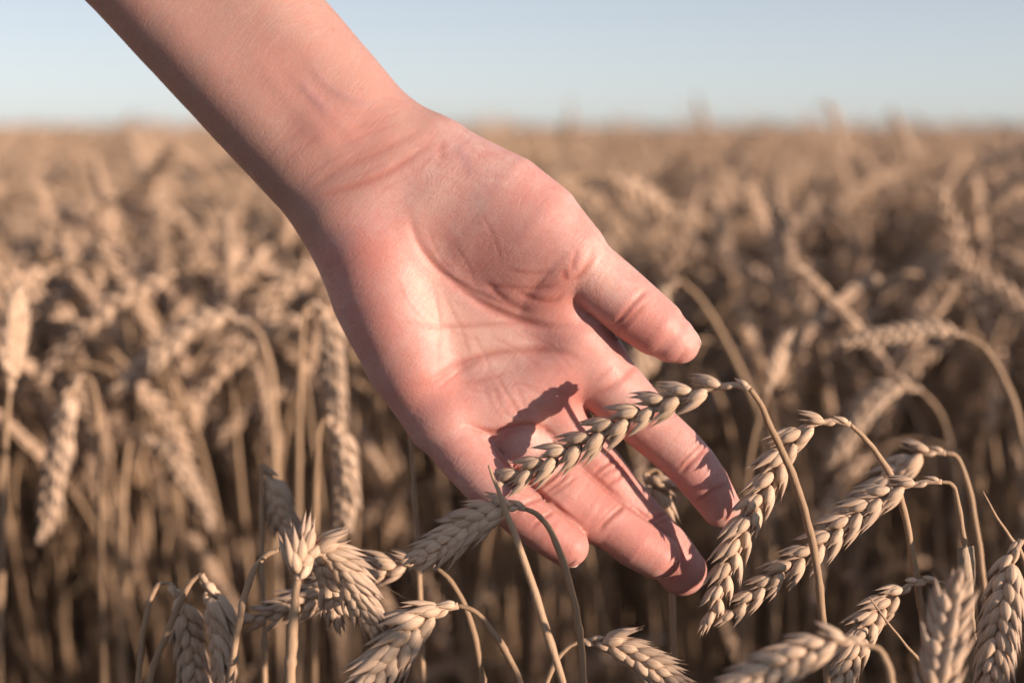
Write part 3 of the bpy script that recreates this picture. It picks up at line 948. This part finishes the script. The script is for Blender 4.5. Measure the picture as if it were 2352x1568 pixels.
wheat_stalk('wheat ear hanging steeply along the picture edge beside the close blurred ears',
    cs([(2346, 1240), (2372, 1256), (2392, 1320), (2400, 1420), (2404, 1600)], 210),
    cs([(2346, 1240), (2326, 1280), (2312, 1350), (2298, 1430), (2286, 1510), (2276, 1600)], (210, 240)), r_stem=7.9, roll=35, n=19, size=0.91)
wheat_stalk('slender-necked wheat ear pointing down to the bottom edge between the blurred ears',
    cs([(2150, 1334), (2172, 1342), (2190, 1380), (2200, 1450), (2206, 1600)], 110),
    cs([(2150, 1334), (2105, 1336), (2055, 1366), (2010, 1412), (1970, 1480), (1936, 1550), (1912, 1610)], (110, 150)), r_stem=5.0, roll=-12, n=19, size=0.80, bare=4)
wheat_stalk('soft-focus wheat ear whose stem arches high behind the kinked ear',
    cs([(2172, 1040), (2198, 1050), (2222, 1110), (2240, 1200), (2254, 1300), (2264, 1400), (2272, 1600)], -190),
    cs([(2172, 1040), (2125, 1040), (2080, 1070), (2040, 1110), (1995, 1150), (1940, 1190)], (-190, -230)), r_stem=8.6, roll=20, n=16, size=0.91)
wheat_stalk('dark thin bare straw leaning across the gap beside the slender-necked ear',
    cs([(1996, 1370), (2040, 1430), (2080, 1480), (2115, 1525), (2140, 1600)], 190), None, r_stem=3.6, name='straw_stalk', tip_r=.5)
wheat_stalk('thin pointed bare straw near the picture edge above the steeply hanging ear',
    cs([(2258, 1128), (2285, 1180), (2318, 1230), (2345, 1270), (2380, 1360)], 60), None, r_stem=5.0, name='straw_stalk', tip_r=.3)
wheat_stalk('dim wheat ear lying sideways at the bottom edge below the ring finger',
    cs([(1335, 1470), (1300, 1490), (1270, 1530), (1250, 1590), (1240, 1660)], 40),
    cs([(1335, 1470), (1395, 1476), (1450, 1502), (1510, 1540), (1565, 1585)], (40, 80)), r_stem=6.5, roll=10, n=16, size=0.87)
G2 = 'soft-focus wheat ears behind the hand'
wheat_stalk('evenly beaded blurred wheat ear arching level beside the thumb tip',
    cs([(2222, 775), (2262, 800), (2300, 858), (2330, 930), (2348, 1010), (2362, 1120), (2370, 1300)], -1350),
    cs([(2222, 775), (2160, 756), (2090, 760), (2020, 772), (1950, 786)], (-1350, -1400)), r_stem=10.8, roll=8, n=20, size=0.72, group=G2)
wheat_stalk('blurred stalk arching past the thumb tip with its ear hidden behind the thumb',
    cs([(1560, 640), (1610, 690), (1660, 770), (1710, 870), (1745, 960), (1765, 1080), (1775, 1300)], -2300),
    cs([(1560, 640), (1530, 672), (1505, 720), (1480, 780), (1460, 850)], -2300), r_stem=12.5, roll=8, n=16, size=1.05, group=G2)
wheat_stalk('blurred wheat ear hanging in the dark gap behind the kinked ear',
    cs([(2120, 900), (2160, 950), (2185, 1030), (2200, 1120), (2210, 1300)], -1900),
    cs([(2120, 900), (2070, 888), (2015, 915), (1965, 975), (1925, 1040)], -1900), r_stem=10.0, roll=18, n=17, size=1.01, group=G2)
wheat_stalk('blurred wheat ear arching down toward the picture edge above the hooked stem',
    cs([(575, 742), (600, 775), (622, 850), (630, 960), (636, 1200)], -2000),
    cs([(575, 742), (520, 728), (455, 742), (390, 790), (330, 840), (280, 880)], -2000), r_stem=11.7, roll=10, n=18, size=1.05, group=G2)
wheat_stalk('pale blurred wheat ear hanging nearly straight down near the left picture edge',
    cs([(190, 858), (215, 885), (225, 980), (228, 1100), (232, 1300)], -1500),
    cs([(190, 858), (165, 900), (148, 980), (128, 1080), (104, 1200)], -1500), r_stem=10.0, roll=30, n=18, size=1.10, group=G2)
wheat_stalk('short blurred wheat ear drooping to the right over dark straw',
    cs([(318, 1000), (298, 1015), (288, 1080), (282, 1200), (280, 1400)], -1900),
    cs([(318, 1000), (360, 1018), (405, 1068), (445, 1125), (472, 1180)], -1900), r_stem=9.2, roll=20, n=16, size=0.96, group=G2)
wheat_stalk('tall blurred wheat ear standing upright at the left picture edge',
    cs([(22, 900), (14, 1000), (8, 1150), (2, 1400)], -1300),
    cs([(22, 900), (26, 850), (32, 790), (38, 730), (40, 690)], -1300), r_stem=10.0, roll=40, n=17, size=0.96, group=G2)
wheat_stalk('crumpled grey blurred wheat ear hanging just behind the heel of the hand',
    cs([(720, 690), (700, 715), (692, 800), (688, 950), (684, 1300)], -1500),
    cs([(720, 690), (748, 730), (762, 810), (768, 900), (776, 990)], -1500), r_stem=10.0, roll=30, n=19, size=1.05, group=G2)
wheat_stalk('second grey blurred ear hanging lower behind the edge of the palm',
    cs([(752, 955), (735, 980), (728, 1060), (724, 1200), (722, 1400)], -1000),
    cs([(752, 955), (778, 990), (790, 1060), (792, 1130), (788, 1200)], -1000), r_stem=9.2, roll=30, n=17, size=1.01, group=G2)
wheat_stalk('blurred wheat ear on a leaning stalk pointing up-right under the far ears',
    cs([(1760, 905), (1738, 980), (1720, 1080), (1708, 1300)], -1500),
    cs([(1760, 905), (1775, 860), (1790, 815), (1806, 780)], -1500), r_stem=7.5, roll=20, n=14, size=0.69, group=G2)
wheat_stalk('single blurred ear hidden in the gap between the index and middle fingers',
    cs([(1478, 1088), (1510, 1080), (1530, 1120), (1540, 1200), (1545, 1400)], -170),
    cs([(1478, 1088), (1492, 1096), (1500, 1125), (1498, 1160), (1490, 1195)], -170), r_stem=8.4, roll=20, n=9, size=0.96, bare=0, group=G2)
wheat_stalk('tallest far stalk, its hooked ear rising against the sky',
    cs([(1936, 372), (1944, 460), (1948, 600), (1950, 800)], -6300),
    cs([(1936, 372), (1930, 320), (1920, 272), (1908, 250), (1892, 244)], -6300), r_stem=7, roll=20, n=11, size=.85, bare=0, group=G2)
wheat_stalk('leaning far stalk just breaking the horizon beside the tallest one',
    cs([(2100, 372), (2116, 460), (2126, 600), (2132, 800)], -6600),
    cs([(2100, 372), (2086, 330), (2070, 292), (2054, 264)], -6600), r_stem=7, roll=50, n=11, size=.85, bare=0, group=G2)

# three added, unseen stalks set sunwards to keep the grey ear in shade
def sunward(run, dist):
    return [tuple(to_frame(wpt(*p_) + SUN * dist)) for p_ in run]
for k_, (du, dv, ds) in enumerate(((0, 0, .20), (-25, -34, .23), (20, 30, .26))):
    wheat_stalk(('nearest', 'middle', 'outermost')[k_] + ' of three stalks outside the picture that shade the hooked grey ear',
        sunward(cs([(1207 + du, 1165 + dv), (1240 + du, 1184 + dv), (1270 + du, 1230 + dv), (1298 + du, 1305 + dv), (1320 + du, 1390 + dv), (1342 + du, 1590 + dv)], 225), ds),
        sunward(cs([(1207 + du, 1165 + dv), (1168 + du, 1156 + dv), (1120 + du, 1170 + dv), (1070 + du, 1198 + dv), (1020 + du, 1236 + dv), (955 + du, 1284 + dv)], 225), ds),
        r_stem=6.2, roll=20, n=17, size=1.0, group='added stalks shading the hooked ear')

# ---- the crop: kinds of stalk grown once, then set out one by one
def grown_stalk(r, i_kind):
    """local, base at the origin, nodding towards +X. returns stem VF, ear VF, leaf VF"""
    hook = [22, 150, 30, 35, 140, 162, 50, 26, 18, 128, 74, 168, 40, 60][i_kind]
    hook += r.uniform(-10, 10)
    p = np.zeros(3); th = math.radians(r.uniform(0, 6)); az = r.uniform(-.2, .2)
    n1, n2, n3 = 14, 12, 30
    neck, earl = r.uniform(.07, .12), r.uniform(.062, .088)
    th1 = math.radians(hook * 0.72); th2 = math.radians(hook)
    def step(th, ds):
        nonlocal p
        p = p + np.array([math.sin(th) * math.cos(az), math.sin(th) * math.sin(az), math.cos(th)]) * ds
        return p.copy()
    # height of the bend above the straight part, so that all kinds crown at about the same level
    z = top = 0.0
    for i in range(n2): z += math.cos(th + 0.05 + (th1 - th) * ((i + 1) / n2) ** 1.6) * neck / n2; top = max(top, z)
    for i in range(n3): z += math.cos(th1 + (th2 - th1) * (i + 1) / n3) * earl / n3; top = max(top, z)
    h = 0.912 + r.uniform(-.02, .02) - top
    P = [p.copy()]
    for i in range(n1): P.append(step(th + 0.05 * i / n1, h / n1))
    for i in range(n2): P.append(step(th + 0.05 + (th1 - th) * ((i + 1) / n2) ** 1.6, neck / n2))
    Pe = [P[-1]]
    for i in range(n3): Pe.append(step(th1 + (th2 - th1) * (i + 1) / n3, earl / n3))
    P = np.array(P); Pe = np.array(Pe)
    R = np.linspace(.0016, .0009, len(P))
    stem = tube(P, R, 6)
    T, N = frame_along(Pe, (0, 1, 0))
    tw = r.uniform(0, 180)
    n = r.choice([16, 18, 20])
    parts = [tube(Pe, np.linspace(.001, .0004, len(Pe)), 5)]
    for i in range(n):
        t = (i + .2) / n; a = int(t * (len(Pe) - 1)); tt = T[a]
        side = np.array(Matrix.Rotation(math.radians(tw + r.uniform(-10, 10)), 3, Vector(tt)) @ Vector(N[a]))
        out = np.cross(side, tt) * (1 if i % 2 else -1)
        sp = math.radians(r.uniform(12, 21) * (1 - .4 * max(0, (t - .75) / .25)))
        z = tt * math.cos(sp) + out * math.sin(sp); x = out * math.cos(sp) - tt * math.sin(sp)
        M = np.stack([x, np.cross(z, x), z], 1) * (0.86 * (1 - .3 * max(0, t - .6) / .4) * (0.6 if i == 0 else 1))
        parts.append(place(spikelet_shape(r, False, r.random() < .12), M, Pe[a] + out * .0003))
    ear = join(parts)
    lv = None
    if r.random() < .85:
        k = r.randint(5, 11); a = r.uniform(0, 6.28)
        lv = leaf_shape(P[k], (math.cos(a) * .5, math.sin(a) * .5, .8), (-math.sin(a), math.cos(a), 0), r.uniform(.10, .2), r.uniform(.006, .010), r.uniform(2.5, 5), 9)
    keys = np.concatenate([P[::2], P[n1:]] + ([np.array(lv[0])[::4]] if lv else []) + [Pe[::4]])
    return stem, ear, lv, keys

_r2 = random.Random(5)
KINDS = []
kind_coll = bpy.data.collections.new('grown_stalks')
for i in range(14):
    st, er, lv, keys = grown_stalk(_r2, i)
    KINDS.append((mesh_data('stem', st, M_STEM), mesh_data('ear', er, M_HUSK), mesh_data('leaf', lv, M_LEAF) if lv else None, keys))
    me = bpy.data.meshes.new('grown_stalk_%02d' % i)
    parts = [(st, 0), (er, 1)] + ([(lv, 2)] if lv else [])
    V, F = join([p for p, _ in parts])
    me.from_pydata([tuple(v) for v in V], [], F); me.update()
    for m_ in (M_STEM, M_HUSK, M_LEAF): me.materials.append(m_)
    idx = sum([[k] * len(p[1]) for p, k in parts], [])
    me.polygons.foreach_set('material_index', idx); me.polygons.foreach_set('use_smooth', [True] * len(F))
    kind_coll.objects.link(bpy.data.objects.new('grown_stalk_%02d' % i, me))

HAND_PLANE = wpt(1200, 800, 80)
def spot_ok(W):
    """W: points of one stalk. Keeps the trodden space before the lens and the sunny gap at the hand free."""
    if -.3 < W[0, 0] < .36 and -.2 < W[0, 1] < .66: return False      # trodden by the photographer
    f = to_frame(W)
    d = D0 - f[:, 2] / S
    inview = (d > 0.02) & (f[:, 0] > -260) & (f[:, 0] < 2612) & (f[:, 1] > -200) & (f[:, 1] < 1760)
    if (inview & (d < 0.72)).any(): return False
    if (np.linalg.norm(W - CAM_O, axis=1) < 0.16).any(): return False
    t = ((W - HAND_PLANE) @ CAM_B) / (SUN @ CAM_B)
    q = to_frame(W - t[:, None] * SUN)
    if ((t > 0) & (q[:, 0] > 380) & (q[:, 0] < 2250) & (q[:, 1] < 1420)).any(): return False
    # the ears that stand out stay unhidden and in the sun
    u, v, dd = f[:, 0:1], f[:, 1:2], d[:, None]
    if ((dd < CLR[4]) & (dd > 0) & (u > CLR[0]) & (u < CLR[1]) & (v > CLR[2]) & (v < CLR[3])).any(): return False
    v_ = W[:, None, :] - LIT_A[None]; t_ = v_ @ SUN
    e_ = (v_ * v_).sum(-1) - t_ * t_
    return not ((t_ > .02) & (t_ < .7) & (e_ < .0004)).any()

LIT_A = np.array(LIT[::2]); CLR = np.array(CLEAR).T[:, None, :]
cand = []
def scatter(n, x0, x1, y0, y1, wedge=None):
    X = nrg.uniform(x0, x1, n); Y = nrg.uniform(y0, y1, n)
    for x, y in zip(X, Y):
        if wedge and abs(x) > 0.6 + wedge * y: continue
        k = int(nrg.integers(len(KINDS))); rz = nrg.uniform(0, 2 * math.pi)
        # most ears hang towards the left, as the wind laid them
        if nrg.random() < 0.45: rz = math.pi + nrg.normal(0, .7)
        sc = float(np.clip(nrg.normal(.995, .042), .86, 1.075)) if y < 2.5 else float(np.clip(nrg.normal(1.015, .05), .86, 1.15))
        if nrg.random() < .35: sc = nrg.uniform(.74, .95)              # late side shoots
        tilt = nrg.normal(0, .07)
        cand.append((x, y, k, rz, sc, tilt))
scatter(4200, -1.6, 3.0, -1.2, 0.7)
scatter(7600, -2.0, 2.6, 0.7, 3.0, .55)
scatter(3600, -1.3, 1.3, 0.72, 2.0, .4)
scatter(7000, -4.0, 4.0, 3.0, 6.0, .55)
scatter(14000, -9, 9, 6.0, 16.0, .5)
near, far = [], []
for x, y, k, rz, sc, tilt in cand:
    M = None if y >= 3.0 else Matrix.Translation((x, y, 0)) @ Euler((tilt, tilt * .6, rz)).to_matrix().to_4x4() @ Matrix.Scale(sc, 4)
    if y < 3.0:
        W = KINDS[k][3] @ np.array(M.to_3x3()).T + np.array([x, y, 0])
        if not spot_ok(W): continue
        f = to_frame(W); d = D0 - f[:, 2] / S
        if ((d > 0) & (d < 2.6) & (f[:, 1] < 296)).any(): continue
        vis = (d > 0) & (f[:, 0] > 0) & (f[:, 0] < FW) & (f[:, 1] > 0) & (f[:, 1] < FH)
        if vis.any():
            near.append((d.min(), x, y, k, rz, sc, tilt, float(f[-1, 0]), float(f[-1, 1]))); continue
    far.append((x, y, k, rz, sc, tilt))
near.sort(key=lambda a: a[0])
N_SINGLE = 262
def where(u, v, d):
    side = ('by the left picture edge' if u < 420 else 'between the left edge and the forearm' if u < 820 else 'behind the palm and fingers' if u < 1560
            else 'between thumb and right edge' if u < 2000 else 'by the right picture edge')
    return ('nearer, less blurred' if d < .95 else 'farther, more blurred') + ' ripe wheat stalk ' + side + (', ear hanging low' if v > 800 else ', ear high')
for j, (d, x, y, k, rz, sc, tilt, eu, ev) in enumerate(near):
    if j >= N_SINGLE:
        far.append((x, y, k, rz, sc, tilt)); continue
    root = bpy.data.objects.new('wheat_stalk', None); root.empty_display_size = .02; link(root)
    root.location = (x, y, 0); root.rotation_euler = (tilt, tilt * .6, rz); root.scale = (sc,) * 3
    lb = where(eu, ev, d)
    tag(root, lb, 'wheat stalk', lb.replace('wheat stalk', 'wheat stalks'))
    for nm_, me in zip(('stem', 'ear', 'leaf'), KINDS[k][:3]):
        if me:
            o = bpy.data.objects.new(nm_, me); link(o); o.parent = root

me = bpy.data.meshes.new('wheat_field')
me.from_pydata([(a[0], a[1], 0) for a in far], [], [])
at = me.attributes.new('turn', 'FLOAT_VECTOR', 'POINT')
at.data.foreach_set('vector', np.array([(a[5], a[5] * .6, a[3]) for a in far], np.float32).ravel())
at = me.attributes.new('grow', 'FLOAT', 'POINT'); at.data.foreach_set('value', np.array([a[4] for a in far], np.float32))
at = me.attributes.new('which', 'INT', 'POINT'); at.data.foreach_set('value', np.array([a[2] for a in far], np.int32))
fo = link(bpy.data.objects.new('wheat_field', me))
tag(fo, 'ripe wheat crop filling the field to the horizon', 'wheat field', kind='stuff')
ng = bpy.data.node_groups.new('set_out_stalks', 'GeometryNodeTree')
ng.interface.new_socket('Geometry', in_out='INPUT', socket_type='NodeSocketGeometry')
ng.interface.new_socket('Geometry', in_out='OUTPUT', socket_type='NodeSocketGeometry')
gi, go = ng.nodes.new('NodeGroupInput'), ng.nodes.new('NodeGroupOutput')
ip = ng.nodes.new('GeometryNodeInstanceOnPoints')
ci = ng.nodes.new('GeometryNodeCollectionInfo')
ci.inputs['Collection'].default_value = kind_coll
ci.inputs['Separate Children'].default_value = True
ci.inputs['Reset Children'].default_value = True
def named(nm_, ty):
    a = ng.nodes.new('GeometryNodeInputNamedAttribute'); a.data_type = ty
    a.inputs['Name'].default_value = nm_
    return a.outputs['Attribute']
ng.links.new(gi.outputs[0], ip.inputs['Points'])
ng.links.new(ci.outputs[0], ip.inputs['Instance'])
ip.inputs['Pick Instance'].default_value = True
ng.links.new(named('which', 'INT'), ip.inputs['Instance Index'])
ng.links.new(named('turn', 'FLOAT_VECTOR'), ip.inputs['Rotation'])
ng.links.new(named('grow', 'FLOAT'), ip.inputs['Scale'])
ng.links.new(ip.outputs[0], go.inputs[0])
md = fo.modifiers.new('set_out', 'NODES'); md.node_group = ng

# ---- the crop beyond, too far to tell stalks apart: a rough sheet of ear tops
def far_crop():
    ys = np.concatenate([np.linspace(13.5, 40, 70), np.geomspace(41, 1800, 60)])
    V, F = [], []
    nx = 120
    for i, y in enumerate(ys):
        half = 0.8 * y + 6
        for j in range(nx + 1):
            x = (j / nx * 2 - 1) * half
            z = 0.87 + nrg.normal(0, .022) + 0.02 * math.sin(x * .9 + y * .3)
            if i == 0: z = 0.55
            V.append((x, y + nrg.normal(0, .1), z))
    for i in range(len(ys) - 1):
        for j in range(nx):
            a = i * (nx + 1) + j
            F.append((a, a + 1, a + nx + 2, a + nx + 1))
    m, n, l, b = new_mat('far_ears')
    tc = n.new('ShaderNodeTexCoord').outputs['Object']
    a = noise(n, l, mapping(n, l, tc, (1, .35, 1)), 26, 5, .7)
    r = ramp(n, [(0.36, (0.20, 0.13, 0.075)), (0.5, (0.40, 0.28, 0.175)), (0.64, (0.52, 0.38, 0.25))])
    l.new(a.outputs['Fac'], r.inputs[0]); l.new(r.outputs[0], b.inputs['Base Color'])
    b.inputs['Roughness'].default_value = .9
    bp = n.new('ShaderNodeBump'); bp.inputs['Strength'].default_value = 1; bp.inputs['Distance'].default_value = .06
    l.new(a.outputs['Fac'], bp.inputs['Height']); l.new(bp.outputs[0], b.inputs['Normal'])
    o = mesh_obj('far_wheat', V, F, m)
    tag(o, 'hazy strip of distant wheat tops along the horizon', 'wheat field', kind='stuff')
far_crop()
